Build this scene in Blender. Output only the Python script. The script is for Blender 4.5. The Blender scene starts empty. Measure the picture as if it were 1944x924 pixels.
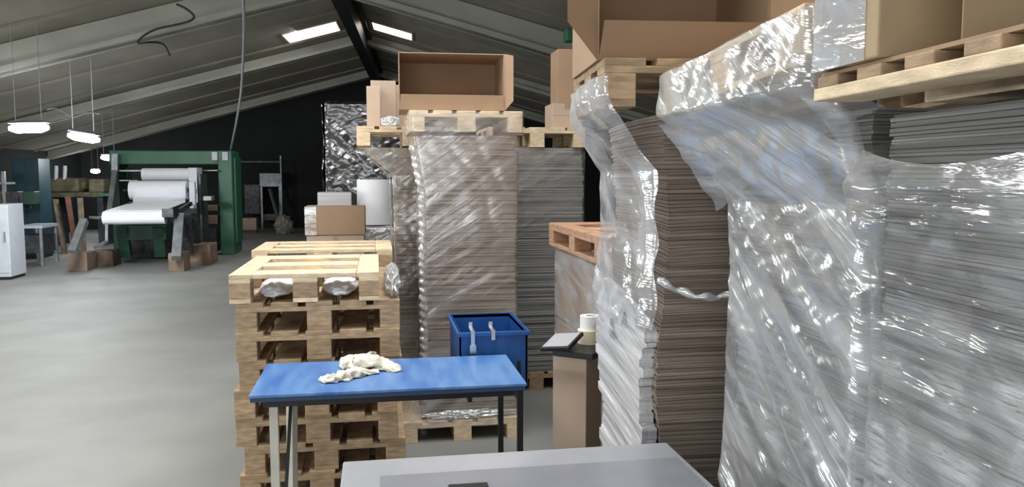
import bpy, math, random
from mathutils import Vector, Matrix, noise
R = math.radians
C = bpy.context.scene.collection
sc = bpy.context.scene
random.seed(4)

# ------------------------------------------------------------------ camera
F_PX, HCAM = 1500.0, 1.79
PITCH = math.atan(132/1500.0)
YAW = math.atan(257/1500.0*math.cos(PITCH))
FW = Vector((math.sin(YAW)*math.cos(PITCH), math.cos(YAW)*math.cos(PITCH), -math.sin(PITCH)))
RT = Vector((math.cos(YAW), -math.sin(YAW), 0))
UP = RT.cross(FW)
CAM = Vector((0, 0, HCAM))
cam = bpy.data.cameras.new('camera'); cam.sensor_width = 36; cam.lens = F_PX/1944*36
cam.clip_start = 0.05; cam.clip_end = 200
co = bpy.data.objects.new('camera', cam); C.objects.link(co)
m = Matrix((RT, UP, -FW)).transposed().to_4x4(); m.translation = CAM
co.matrix_world = m
sc.camera = co
def ray(px, py): return FW + RT*((px-972)/F_PX) + UP*((462-py)/F_PX)
def at(px, py, Y):            # point seen at (px,py) that lies Y metres down the aisle
    d = ray(px, py); return CAM + d*(Y/d.y)
def atz(px, py, z=0.0):       # point seen at (px,py) at height z
    d = ray(px, py); return CAM + d*((z-HCAM)/d.z)

# ------------------------------------------------------------------ materials
def mat(name, col, rough=.6, metal=0, spec=.5, var=0, vscale=8, vstretch=(1,1,1), col2=None, bump=0, bscale=40, rnd=0, coat=0, detail=4):
    m = bpy.data.materials.new(name); m.use_nodes = True
    n, l = m.node_tree.nodes, m.node_tree.links
    p = n['Principled BSDF']
    p.inputs['Base Color'].default_value = (*col, 1); p.inputs['Roughness'].default_value = rough
    p.inputs['Metallic'].default_value = metal; p.inputs['Specular IOR Level'].default_value = spec
    p.inputs['Coat Weight'].default_value = coat
    tc = n.new('ShaderNodeTexCoord'); mp = n.new('ShaderNodeMapping'); l.new(tc.outputs['Object'], mp.inputs[0])
    mp.inputs['Scale'].default_value = vstretch
    src = None
    if var or col2:
        t = n.new('ShaderNodeTexNoise'); t.inputs['Scale'].default_value = vscale; t.inputs['Detail'].default_value = detail
        l.new(mp.outputs[0], t.inputs['Vector'])
        cr = n.new('ShaderNodeValToRGB'); l.new(t.outputs['Fac'], cr.inputs[0])
        a = tuple(c*(1-var) for c in col); b = col2 if col2 else tuple(min(1, c*(1+var)) for c in col)
        cr.color_ramp.elements[0].position = .35; cr.color_ramp.elements[1].position = .65
        cr.color_ramp.elements[0].color = (*a, 1); cr.color_ramp.elements[1].color = (*b, 1)
        src = cr.outputs[0]
    if rnd:
        oi = n.new('ShaderNodeObjectInfo'); mr = n.new('ShaderNodeMapRange')
        mr.inputs['To Min'].default_value = 1-rnd; mr.inputs['To Max'].default_value = 1+rnd
        l.new(oi.outputs['Random'], mr.inputs[0])
        vm = n.new('ShaderNodeVectorMath'); vm.operation = 'SCALE'
        if src: l.new(src, vm.inputs[0])
        else: vm.inputs[0].default_value = col
        l.new(mr.outputs[0], vm.inputs['Scale']); src = vm.outputs[0]
    if src: l.new(src, p.inputs['Base Color'])
    if bump:
        t2 = n.new('ShaderNodeTexNoise'); t2.inputs['Scale'].default_value = bscale; t2.inputs['Detail'].default_value = 3
        l.new(mp.outputs[0], t2.inputs['Vector'])
        bp = n.new('ShaderNodeBump'); bp.inputs['Strength'].default_value = bump; bp.inputs['Distance'].default_value = .01
        l.new(t2.outputs['Fac'], bp.inputs['Height']); l.new(bp.outputs[0], p.inputs['Normal'])
    return m
def emis(name, col, s):
    m = bpy.data.materials.new(name); m.use_nodes = True
    p = m.node_tree.nodes['Principled BSDF']
    p.inputs['Base Color'].default_value = (*col, 1)
    p.inputs['Emission Color'].default_value = (*col, 1); p.inputs['Emission Strength'].default_value = s
    return m
def film_mat(name, lo=.2, hi=.6, tint=(.80,.82,.84), gl=.5, rough=.16, rot=(0,0), scale=3.5, bump=.5, stretch=6, blo=.38, bhi=.66):
    """clear stretch film: overlapping layers make it milkier in bands that follow the wrapping direction"""
    m = bpy.data.materials.new(name); m.use_nodes = True
    n, l = m.node_tree.nodes, m.node_tree.links
    n.remove(n['Principled BSDF']); out = n['Material Output']
    tc = n.new('ShaderNodeTexCoord'); m1 = n.new('ShaderNodeMapping'); l.new(tc.outputs['Object'], m1.inputs[0])
    m1.inputs['Rotation'].default_value = (R(rot[0]), R(rot[1]), 0)
    mp = n.new('ShaderNodeMapping'); mp.inputs['Scale'].default_value = (1, 1, stretch); l.new(m1.outputs[0], mp.inputs[0])
    t = n.new('ShaderNodeTexNoise'); t.inputs['Scale'].default_value = scale; t.inputs['Detail'].default_value = 6; t.inputs['Distortion'].default_value = .4
    l.new(mp.outputs[0], t.inputs['Vector'])
    mr = n.new('ShaderNodeMapRange'); mr.inputs['From Min'].default_value = blo; mr.inputs['From Max'].default_value = bhi
    mr.inputs['To Min'].default_value = lo; mr.inputs['To Max'].default_value = hi
    l.new(t.outputs['Fac'], mr.inputs[0])
    t2 = n.new('ShaderNodeTexNoise'); t2.inputs['Scale'].default_value = scale*2.2; t2.inputs['Detail'].default_value = 4; t2.inputs['Distortion'].default_value = .5
    l.new(mp.outputs[0], t2.inputs['Vector'])
    bp = n.new('ShaderNodeBump'); bp.inputs['Strength'].default_value = bump; bp.inputs['Distance'].default_value = .02
    l.new(t2.outputs['Fac'], bp.inputs['Height'])
    tr = n.new('ShaderNodeBsdfTransparent'); df = n.new('ShaderNodeBsdfDiffuse'); gs = n.new('ShaderNodeBsdfGlossy')
    df.inputs['Color'].default_value = (*tint, 1); gs.inputs['Color'].default_value = (.95,.96,.97,1); gs.inputs['Roughness'].default_value = rough
    l.new(bp.outputs[0], df.inputs['Normal']); l.new(bp.outputs[0], gs.inputs['Normal'])
    mx = n.new('ShaderNodeMixShader'); mx.inputs[0].default_value = gl
    l.new(df.outputs[0], mx.inputs[1]); l.new(gs.outputs[0], mx.inputs[2])
    mx2 = n.new('ShaderNodeMixShader'); l.new(mr.outputs[0], mx2.inputs[0])
    l.new(tr.outputs[0], mx2.inputs[1]); l.new(mx.outputs[0], mx2.inputs[2]); l.new(mx2.outputs[0], out.inputs['Surface'])
    return m

WOOD = mat('pallet pine', (.385,.275,.17), .75, var=.22, vscale=5, vstretch=(3,3,12), rnd=.14, bump=.3, bscale=30)
WOODP = mat('pale pine', (.70,.56,.38), .7, var=.16, vscale=5, vstretch=(3,3,12), rnd=.1, bump=.25, bscale=30)
WOODR = mat('reddish pine', (.40,.235,.145), .7, var=.2, vscale=5, vstretch=(3,3,12), rnd=.12, bump=.25, bscale=30)
WOODD = mat('dark wood', (.13,.09,.06), .8, var=.3, vscale=6, rnd=.2)
CARD = mat('cardboard', (.365,.245,.155), .8, var=.06, vscale=3, rnd=.05)
CARDL = mat('light cardboard', (.50,.385,.295), .8, var=.06, vscale=3, rnd=.06)
CARDD = mat('cardboard inside', (.25,.155,.095), .85, var=.06, vscale=3)
TAPE = mat('brown tape', (.40,.27,.17), .3)
SHEET = mat('cardboard sheet edges', (.15,.115,.09), .85, col2=(.33,.27,.225), vscale=1.0, vstretch=(.5,.5,60), detail=3, bump=.3, bscale=60)
SHEETG = mat('grey board edges', (.13,.13,.125), .85, col2=(.36,.355,.345), vscale=1.0, vstretch=(.5,.5,60), detail=3, bump=.3, bscale=60)
SHEETW = mat('white lined board edges', (.36,.36,.37), .7, col2=(.66,.66,.68), vscale=1.0, vstretch=(.5,.5,40), detail=3)
FILM = film_mat('stretch film', .28, .74, gl=.45, rot=(-12,0), scale=2.6, rough=.15, tint=(.76,.79,.83), stretch=3)
FILMW = film_mat('stretch film layered', .34, .88, gl=.50, rot=(-36,20), scale=1.35, tint=(.70,.73,.75), rough=.17, stretch=9, bump=.5)
FILMO = film_mat('stretch film smooth', .20, .74, gl=.60, rot=(-3,0), scale=1.8, tint=(.68,.71,.72), rough=.14, stretch=8, bump=.45)
FILMC = film_mat('stretch film thin', .10, .46, gl=.50, rot=(0,33), scale=1.3, tint=(.66,.62,.60), rough=.22, stretch=8, bump=.3)
FILMB = film_mat('black film', .98, 1.0, gl=.15, tint=(.012,.012,.012), rough=.2, scale=1.2, bump=.8, rot=(0,35), stretch=2.5)
SHEETSH = mat('shaded board edges', (.06,.06,.058), .9, col2=(.27,.27,.26), vscale=1.0, vstretch=(.5,.5,60), detail=3, bump=.3, bscale=60)  # darker copy of the grey edges, shade put into the colour
CARDY = mat('yellowish cardboard', (.43,.325,.20), .8, var=.06, vscale=3, rnd=.05)
BLUE = mat('blue table paint', (.035,.14,.42), .34, var=.10, vscale=4, vstretch=(3,.6,1), col2=(.12,.25,.50))
BLUEP = mat('blue plastic', (.012,.085,.30), .38, var=.1, vscale=6)
CONC = mat('concrete floor', (.25,.255,.245), .62, var=.10, vscale=1.3, detail=8, bump=.06, bscale=14)
ROOFM = mat('roof slab', (.27,.25,.205), .9, var=.16, vscale=.9, detail=7, vstretch=(1,.5,1))
BEAMM = mat('painted concrete beam', (.44,.44,.385), .8, var=.10, vscale=1.2, detail=7)
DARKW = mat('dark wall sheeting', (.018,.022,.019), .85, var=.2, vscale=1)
SIDEW = mat('hall side wall', (.22,.23,.21), .85, var=.1, vscale=1)
BLACK = mat('black steel', (.015,.015,.018), .4, metal=.3)
GREEN = mat('machine green paint', (.035,.15,.085), .45, var=.12, vscale=3)
GREEND = mat('dark green paint', (.02,.075,.05), .5, var=.12, vscale=3)
TEAL = mat('dark teal paint', (.012,.055,.075), .5, var=.15, vscale=3)
PAPER = mat('white paper', (.80,.82,.86), .6, var=.02)
WHITE = mat('white paint', (.62,.66,.72), .5, var=.05)
STEEL = mat('dull steel', (.30,.32,.34), .4, metal=.6, var=.2, vscale=6)
STEELD = mat('oily steel', (.07,.075,.085), .45, metal=.5, var=.4, vscale=9)
SILV = mat('bright steel', (.7,.72,.74), .25, metal=.9)
CLOTH = mat('cream cotton', (.70,.66,.56), .9, var=.10, vscale=18, bump=.5, bscale=60)
GREYM = mat('grey coated sheet metal', (.40,.42,.455), .3, metal=.25, var=.10, vscale=3, coat=.25)
GREYS = mat('grey screen', (.36,.36,.39), .35)
CREAM = mat('cream tape', (.80,.72,.52), .5)
TWHITE = mat('white tape', (.80,.79,.76), .5)
BROWNM = mat('brown sacking', (.17,.13,.09), .9, var=.3, vscale=7)
OLIVE = mat('olive timber', (.12,.105,.065), .85, var=.35, vscale=6)
CABLE = mat('grey cable', (.34,.36,.37), .5)
CABLED = mat('dark cable', (.035,.035,.035), .6)
SIDEP = emis('added side window glow', (.92,.97,1), 9)  # glow for the added side windows
CURB = mat('skylight curb', (.42,.34,.27), .8)
LAMP = emis('lamp tube', (.95,.98,1), 260)
SKYP = emis('skylight glass', (1,.985,.96), 7)
SKYF = emis('far skylight glass', (1,.96,.92), 11)

# ------------------------------------------------------------------ mesh helpers
class MB:
    def __init__(s): s.v, s.f = [], []
    def box(s, x0, x1, y0, y1, z0, z1, M=None):
        b = len(s.v)
        for z in (z0, z1):
            for x, y in ((x0,y0),(x1,y0),(x1,y1),(x0,y1)):
                p = Vector((x,y,z)); s.v.append(M @ p if M else p)
        for q in ((0,3,2,1),(4,5,6,7),(0,1,5,4),(1,2,6,5),(2,3,7,6),(3,0,4,7)): s.f.append(tuple(b+i for i in q))
        return s
    def bar(s, a, b_, w, h=None):
        a, b_ = Vector(a), Vector(b_); d = b_-a; L = d.length; h = h or w
        q = d.to_track_quat('Z', 'Y').to_matrix().to_4x4(); q.translation = a
        return s.box(-w/2, w/2, -h/2, h/2, 0, L, q)
    def tube(s, pts, r, n=10, cap=True):
        pts = [Vector(p) for p in pts]; b = len(s.v); N = len(pts)
        rs = r if isinstance(r, (list, tuple)) else [r]*N
        up = None
        for i, p in enumerate(pts):
            d = (pts[min(i+1,N-1)]-pts[max(i-1,0)]).normalized()
            if up is None: up = Vector((0,0,1)) if abs(d.z) < .9 else Vector((1,0,0))
            e1 = (up - d*up.dot(d)).normalized(); e2 = d.cross(e1); up = e1
            for k in range(n):
                a = 2*math.pi*k/n; s.v.append(p + (e1*math.cos(a)+e2*math.sin(a))*rs[i])
        for i in range(N-1):
            for k in range(n):
                k2 = (k+1) % n; s.f.append((b+i*n+k, b+i*n+k2, b+(i+1)*n+k2, b+(i+1)*n+k))
        if cap:
            s.f.append(tuple(b+k for k in range(n))[::-1]); s.f.append(tuple(b+(N-1)*n+k for k in range(n)))
        return s
    def ringtube(s, c, R0, R1, z0, z1, n=28):      # hollow roll standing upright
        b = len(s.v); c = Vector(c)
        for (r, z) in ((R0,z0),(R1,z0),(R1,z1),(R0,z1)):
            for k in range(n):
                a = 2*math.pi*k/n; s.v.append(c+Vector((r*math.cos(a), r*math.sin(a), z)))
        for q in range(4):
            for k in range(n):
                k2 = (k+1) % n; q2 = (q+1) % 4
                s.f.append((b+q*n+k, b+q*n+k2, b+q2*n+k2, b+q2*n+k))
        return s
    def prism(s, poly, d):                          # poly: 3D points, extruded by vector d
        b = len(s.v); n = len(poly); d = Vector(d)
        s.v += [Vector(p) for p in poly] + [Vector(p)+d for p in poly]
        s.f.append(tuple(range(b, b+n))[::-1]); s.f.append(tuple(range(b+n, b+2*n)))
        for k in range(n): k2 = (k+1) % n; s.f.append((b+k, b+k2, b+n+k2, b+n+k))
        return s
    def build(s, name, m, parent=None, smooth=False, bevel=0, M=None):
        me = bpy.data.meshes.new(name)
        vs = [(M @ v if M else v) for v in s.v]
        me.from_pydata([tuple(v) for v in vs], [], s.f); me.update()
        import bmesh
        bm = bmesh.new(); bm.from_mesh(me); bmesh.ops.recalc_face_normals(bm, faces=bm.faces); bm.to_mesh(me); bm.free()
        me.materials.append(m)
        if smooth:
            for p in me.polygons: p.use_smooth = True
        o = bpy.data.objects.new(name, me); C.objects.link(o)
        if parent: o.parent = parent
        if bevel:
            bv = o.modifiers.new('bevel', 'BEVEL'); bv.width = bevel; bv.segments = 2; bv.limit_method = 'ANGLE'
        if smooth and bevel == 0 and smooth != 'all':
            try: me.set_sharp_from_angle(angle=R(40))
            except Exception: pass
        return o
def tag(o, label=None, cat=None, group=None, kind=None):
    if label: o['label'] = label
    if cat: o['category'] = cat
    if group: o['group'] = group
    if kind: o['kind'] = kind
    return o
def empty(name, loc, rz=0, rx=0, ry=0):
    o = bpy.data.objects.new(name, None); C.objects.link(o); o.empty_display_size = .1
    o.location = loc; o.rotation_euler = (rx, ry, rz); return o
KIDS = {}
def copy_tree(o, parent=None):
    c = o.copy(); C.objects.link(c)
    if parent: c.parent = parent
    for ch in [x for x in bpy.data.objects if x.parent == o]: copy_tree(ch, c)
    return c
def struct(o): o['kind'] = 'structure'; return o

# ------------------------------------------------------------------ the hall
HM = Matrix.Translation((-1.2, 0, 0)) @ Matrix.Rotation(R(-2.86), 4, 'Z')
SL = math.tan(R(15)); RIDGE = 5.0; XW = 9.5; YB, YE = -6.5, 27.0
EAVE = RIDGE - XW*SL
mb = MB(); mb.box(-XW, XW, YB, YE, -.15, 0); struct(mb.build('floor', CONC, M=HM))
# skylights: (side, x near ridge, x outer, y0, y1, material)
SKYL = [(-1,.38,1.5,16.7,17.75,SKYF), (1,.28,1.15,16.8,17.7,SKYF),
        (-1,.8,2.2,2.6,6.2,SKYP), (1,.8,2.4,1.4,5.4,SKYP), (-1,3.6,5.2,5.2,9.4,SKYP), (-1,1.2,2.6,-4,-1,SKYP)]
def roof_pt(side, x, y, dz=0): return Vector((side*x, y, RIDGE - x*SL + dz))
mb = MB()
for side in (-1, 1):
    xs = sorted(set([0, XW] + [k for s in SKYL if s[0]==side for k in s[1:3]]))
    ys = sorted(set([YB, YE] + [k for s in SKYL if s[0]==side for k in s[3:5]]))
    for i in range(len(xs)-1):
        for j in range(len(ys)-1):
            cx, cy = (xs[i]+xs[i+1])/2, (ys[j]+ys[j+1])/2
            if any(s[0]==side and s[1]<cx<s[2] and s[3]<cy<s[4] for s in SKYL): continue
            poly = [roof_pt(side,xs[i],ys[j]), roof_pt(side,xs[i+1],ys[j]), roof_pt(side,xs[i+1],ys[j+1]), roof_pt(side,xs[i],ys[j+1])]
            mb.prism(poly, (0,0,.09))
    # slab ribs parallel to the beams
    y = YB+.4
    while y < YE:
        if not any(s[0]==side and s[3]-.1 < y < s[4]+.1 for s in SKYL):
            a, b = roof_pt(side,.05,y,-.02), roof_pt(side,XW,y,-.02); mb.bar(a, b, .08, .045)
        y += 2.0
struct(mb.build('ceiling', ROOFM, M=HM))
for n_, s in enumerate(SKYL):
    side, xa, xb, ya, yb, mt = s
    f = MB()
    P = lambda x, y, dz: roof_pt(side, x, y, dz)
    t = .03; ch = .15 if mt is SKYF else .33
    for (x0,x1,y0,y1) in ((xa,xb,ya,ya+t),(xa,xb,yb-t,yb),(xa,xa+t,ya,yb),(xb-t,xb,ya,yb)):
        f.prism([P(x0,y0,-.03),P(x1,y0,-.03),P(x1,y1,-.03),P(x0,y1,-.03)], (0,0,ch+.03))
    w = struct(f.build('window_%d' % (n_+1), CURB if mt is SKYF else WHITE, M=HM))
    g = MB(); g.prism([P(xa,ya,ch),P(xb,ya,ch),P(xb,yb,ch),P(xa,yb,ch)], (0,0,.01))
    g.build('pane', mt, w, M=HM)
# beams
BY = [-5.2, .8, 6.8, 12.8, 18.8, 24.8]
for k, y in enumerate(BY):
    f = MB()
    for side in (-1, 1):
        dp = .42 if y < 15 else .24
        for (w, z0, z1) in ((.22, -dp, -.01),(.36,-dp,-dp+.08)):
            a = [roof_pt(side,0,y-w/2,z0), roof_pt(side,XW,y-w/2,z0), roof_pt(side,XW,y-w/2,z1), roof_pt(side,0,y-w/2,z1)]
            f.prism(a, (0,w,0))
    struct(f.build('trim_%d' % (k+1), BEAMM, M=HM))
f = MB(); f.box(-.11, .11, YB, YE, RIDGE-.5, RIDGE-.12); f.box(-.2,.2,YB,YE,RIDGE-.16,RIDGE-.10)
struct(f.build('trim_%d' % (len(BY)+1), BLACK, M=HM))
for k, x in enumerate((6.6,)):
    f = MB(); sx = 1 if x > 0 else -1
    f.tube([roof_pt(sx,abs(x),YB,-.12), roof_pt(sx,abs(x),YE,-.12)], .03, 8)
    struct(f.build('trim_%d' % (len(BY)+2+k), CABLED if x < 0 else BEAMM, M=HM))
def wall(name, x0,x1,y0,y1,m_, h=RIDGE+.05):
    return struct(MB().box(x0,x1,y0,y1,0,h).build(name, m_, M=HM))
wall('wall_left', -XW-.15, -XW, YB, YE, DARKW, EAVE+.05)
wall('wall_right', XW, XW+.15, YB, YE, SIDEW, EAVE+.05)
def gable(name, y0, y1, m_, hole=None):
    f = MB()
    f.prism([(-XW,y0,0 if not hole else 3.4),(XW,y0,0 if not hole else 3.4),(XW,y0,max(EAVE,3.4) if hole else EAVE),(0,y0,RIDGE),(-XW,y0,max(EAVE,3.4) if hole else EAVE)] if not hole else
            [(hole[0],y0,3.3),(hole[1],y0,3.3),(hole[1],y0,RIDGE-abs(hole[1])*SL),(0,y0,RIDGE),(hole[0],y0,RIDGE-abs(hole[0])*SL)], (0,y1-y0,0))
    if hole:
        f.prism([(-XW,y0,0),(hole[0],y0,0),(hole[0],y0,RIDGE-abs(hole[0])*SL),(-XW,y0,EAVE)], (0,y1-y0,0))
        f.prism([(hole[1],y0,0),(XW,y0,0),(XW,y0,EAVE),(hole[1],y0,RIDGE-abs(hole[1])*SL)], (0,y1-y0,0))
    return struct(f.build(name, m_, M=HM))
for k, (y0, y1) in enumerate(((-4.5,-1.5),(.3,3.3),(5.1,8.1),)):  # side windows added out of view to brighten the roof
    f = MB(); x = -XW; z0, z1 = .95, 2.15
    for (a0,a1,b0,b1) in ((y0,y1,z0,z0+.06),(y0,y1,z1-.06,z1),(y0,y0+.06,z0,z1),(y1-.06,y1,z0,z1),((y0+y1)/2-.03,(y0+y1)/2+.03,z0,z1)):
        f.box(x, x+.08, a0, a1, b0, b1)
    w = struct(f.build('window_%d' % (len(SKYL)+k+1), WHITE, M=HM))
    MB().box(x+.002, x+.03, y0+.03, y1-.03, z0+.03, z1-.03).build('pane', SIDEP, w, M=HM)
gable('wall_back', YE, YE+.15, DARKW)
gable('wall_front', YB-.15, YB, SIDEW, (-3.5, 3.0))

# ------------------------------------------------------------------ lights
def area(name, loc, sx, sy, power, col, rot):
    l = bpy.data.lights.new(name, 'AREA'); l.shape = 'RECTANGLE'; l.size = sx; l.size_y = sy; l.energy = power; l.color = col
    o = bpy.data.objects.new(name, l); C.objects.link(o); o.location = loc; o.rotation_euler = rot; return o
dl = (1.0, .985, .96)
area('daylight', HM @ Vector((-1.5,4.4,4.45)), 1.3, 3.4, 62, dl, (0,R(15),R(-2.86)))
area('daylight', HM @ Vector((1.6,3.4,4.42)), 1.5, 3.6, 45, dl, (0,R(-15),R(-2.86)))
area('daylight', HM @ Vector((-4.4,7.3,3.65)), 1.5, 4.0, 26, dl, (0,R(15),R(-2.86)))
area('daylight', HM @ Vector((-.94,17.05,4.6)), 1.0, 1.2, 30, dl, (0,R(15),R(-2.86)))
for y in (-3, 1.8, 6.6):  # fill lights in front of the added, unseen side windows
    area('window_daylight', HM @ Vector((-XW+.15, y, 1.55)), 1.1, 2.8, 95, (.97,.99,.98), (0,R(-98),R(-2.86)))
area('daylight', HM @ Vector((-.2,YB+.1,1.7)), 6.0, 3.0, 165, (1,.985,.96), (R(90),0,R(-2.86)))
w = bpy.data.worlds.new('world'); sc.world = w; w.use_nodes = True
w.node_tree.nodes['Background'].inputs[0].default_value = (.80,.88,.95,1); w.node_tree.nodes['Background'].inputs[1].default_value = 1.0

# ------------------------------------------------------------------ pallets
def make_pallet(w, L, h=.144, deck='y', m_=WOOD, mb_=None, nb=3):
    """origin: centre of the footprint, z = 0; w along x, L along y"""
    t = .022*h/.144; bh = h-3*t if True else 0
    bh = h - 3*t
    r = empty('pallet', (0,0,0)); mb_ = mb_ or m_
    bx = [-w/2+.05, 0, w/2-.05]; bw = [.10, .12, .10]
    by = [-L/2+.06, 0, L/2-.06]
    for i, x in enumerate(bx):
        MB().box(x-bw[i]/2, x+bw[i]/2, -L/2, L/2, 0, t).build('bottom_board', m_, r, bevel=.002)
        for y in by:
            MB().box(x-bw[i]/2, x+bw[i]/2, y-.06, y+.06, t, t+bh).build('block', mb_, r, bevel=.003)
    if deck == 'y':
        for y in by: MB().box(-w/2, w/2, y-.06, y+.06, t+bh, 2*t+bh).build('cross_board', m_, r, bevel=.002)
        n = 5; wd = w/n*.82
        for k in range(n):
            x = -w/2+wd/2 + k*(w-wd)/(n-1)
            MB().box(x-wd/2, x+wd/2, -L/2, L/2, 2*t+bh, h).build('deck_board', m_, r, bevel=.002)
    else:
        for i, x in enumerate(bx): MB().box(x-bw[i]/2, x+bw[i]/2, -L/2, L/2, t+bh, 2*t+bh).build('cross_board', m_, r, bevel=.002)
        n = 3; wd = L/n*.58
        for sx in (-1,1): MB().box(sx*w/2-(.11 if sx>0 else 0), sx*w/2+(.11 if sx<0 else 0), -L/2, L/2, 2*t+bh, h).build('deck_board', m_, r, bevel=.002)
        for k in range(n):
            y = -L/2+wd/2 + k*(L-wd)/(n-1)
            MB().box(-w/2+.112, w/2-.112, y-wd/2, y+wd/2, 2*t+bh, h).build('deck_board', m_, r, bevel=.002)
    return r

# left pallet stack
PX0, PX1, PY = at(445,600,4.0).x, at(755,600,4.0).x, 4.0
pcx = (PX0+PX1)/2
pal = make_pallet(.8, 1.2)
grp = 'stacked wooden pallets behind the blue table'
names = ['wooden pallet standing on the floor at the bottom of the tall pallet stack',
 'wooden pallet second from the floor in the tall stack behind the blue table',
 'wooden pallet third from the floor in the stack, low behind the pale table legs',
 'wooden pallet fourth from the floor in the stack, two below the blue tabletop',
 'wooden pallet fifth from the floor in the stack, just under the blue tabletop level',
 'wooden pallet in the stack cut across by the back edge of the blue tabletop',
 'wooden pallet seventh from the floor, just above the blue tabletop',
 'wooden pallet second from the top of the stack, right below the small pale pallet']
for k in range(8):
    p = pal if k == 0 else copy_tree(pal)
    p.location = (pcx + random.uniform(-.012,.012) - (.0 if k < 7 else 0) + (0.015 if k < 3 else 0), PY+.6+random.uniform(0,.02), k*.1441)
    p.rotation_euler.z = R(random.uniform(-.6,.6)); tag(p, names[k], 'pallet', grp)
tp = make_pallet(.725, .92, .144, 'x', WOODP, WOOD); xx0 = at(434,560,4.0).x
tp.location = (xx0+.3625, PY+.47, 8*.1441+.001)
tag(tp, 'small pale pallet with slatted deck on top of the front stack', 'pallet')
# white film bundle lying in the top pallet's gap at the right
def blob(name, m_, parent, cx, cy, cz, sx, sy, sz, seed, amp=.35, n=40, fr=3.0, fold=1.0, flat=True):
    mb = MB(); b = 0
    for i in range(n+1):
        th = math.pi*i/n
        for j in range(n*2):
            ph = math.pi*j/n
            d = Vector((math.sin(th)*math.cos(ph), math.sin(th)*math.sin(ph), math.cos(th)))
            nz = noise.noise(d*fr+Vector((seed,seed*.7,0))); nz2 = abs(noise.noise(d*fr*2.3+Vector((0,seed,3))))
            r = 1 + amp*nz - amp*fold*(.5-nz2)*.6
            p = Vector((d.x*sx, d.y*sy, d.z*sz))*r
            if flat and p.z < -sz*.55: p.z = -sz*.55
            mb.v.append(Vector((cx,cy,cz))+p)
    for i in range(n):
        for j in range(n*2):
            j2 = (j+1) % (n*2); mb.f.append((i*n*2+j, i*n*2+j2, (i+1)*n*2+j2, (i+1)*n*2+j))
    return mb.build(name, m_, parent, smooth='all')
p0 = at(732,560,4.2)
o = blob('film_bundle', FILMW, None, 0,0,0, .045,.36,.085, 3, .3); o.location = (p0.x+.040, 4.42, 8*.1441+.05)
tag(o, 'crumpled bundle of white film beside the small pale pallet on the stack', 'film')
for k,(xf,yf) in enumerate(((-.161,0),(.161,0))):
    o = blob('film_wad', PAPER, None, 0,0,0, .094,.26,.043, 8+k, .16); o.location = (xx0+.3625+xf, PY+.30, 8*.1441+.045)
    tag(o, 'white crumpled wrapping stuffed inside the %s opening of the small pale pallet' % ('left' if k==0 else 'right'), 'film')
# second stack, behind
q0, q1 = at(477,490,5.28).x, at(745,490,5.28).x
pal2 = make_pallet(q1-q0, .68, .144, 'x', WOODP, WOOD)
n2 = ['pale pallet at floor level in the hidden second stack', 'pale pallet second from floor in the stack behind',
      'pale pallet third from floor in the stack behind','pale pallet fourth from floor in the stack behind','pale pallet fifth from floor in the stack behind',
      'pale pallet sixth from floor in the stack behind','pale pallet seventh from floor in the stack behind','pale pallet just below the top of the stack behind',
      'wide pale slatted pallet topping the second stack, behind the small pale one']
for k in range(5, 9):
    pass
# only the upper pallets of that stack can be seen; the rest are there to carry them
for k in range(9):
    p = pal2 if k == 0 else copy_tree(pal2)
    p.location = ((q0+q1)/2, 5.28+.35, k*.1441); tag(p, n2[k], 'pallet', 'pallets of the second stack')

# ------------------------------------------------------------------ sheet stacks and film
def sheets(parent, x0, x1, y0, y1, z0, z1, m_, seed=0, tmin=.008, tmax=.014, jit=.004, wander=.012, n=14, sag=0.0, bow=0.0, name='cardboard_sheets', lean=(0,0)):
    rnd = random.Random(seed); mb = MB()
    ring = []
    for k in range(n): ring.append((k/n, 0))
    for k in range(n): ring.append((1, k/n))
    for k in range(n): ring.append((1-k/n, 1))
    for k in range(n): ring.append((0, 1-k/n))
    N = len(ring); z = z0; rings = []
    while z < z1:
        t = min(rnd.uniform(tmin, tmax), z1-z+.001)
        g = (z-z0)/(z1-z0)
        dx = noise.noise(Vector((z*2.2, seed, 0)))*wander*2 + rnd.uniform(-jit, jit) + lean[0]*g
        dy = noise.noise(Vector((z*2.2, seed, 9)))*wander*2 + rnd.uniform(-jit, jit) + lean[1]*g
        ins = .006
        for (zz, e) in ((z, 0), (z+t*.8, 0), (z+t*.82, ins), (z+t, ins)):
            r_ = []
            for (u, v) in ring:
                x = x0+e+(x1-x0-2*e)*u + dx; y = y0+e+(y1-y0-2*e)*v + dy
                s_ = -sag*((2*u-1)**2+(2*v-1)**2)*min(1, g*4)*(.6+.8*noise.noise(Vector((z*3, seed, 5))))
                if bow: s_ += bow*(1-v)**1.5*min(1,g*6)
                w_ = noise.noise(Vector((u*4, v*4, z*9+seed)))*.002
                r_.append(Vector((x+w_, y+w_, zz + s_)))
            rings.append(r_)
        z += t
    for r_ in rings: mb.v += r_
    for i in range(len(rings)-1):
        for k in range(N): k2 = (k+1) % N; mb.f.append((i*N+k, i*N+k2, (i+1)*N+k2, (i+1)*N+k))
    mb.f.append(tuple(range(N))[::-1]); mb.f.append(tuple((len(rings)-1)*N+k for k in range(N)))
    o = mb.build(name, m_, parent); o['kind'] = 'stuff'; return o

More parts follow.
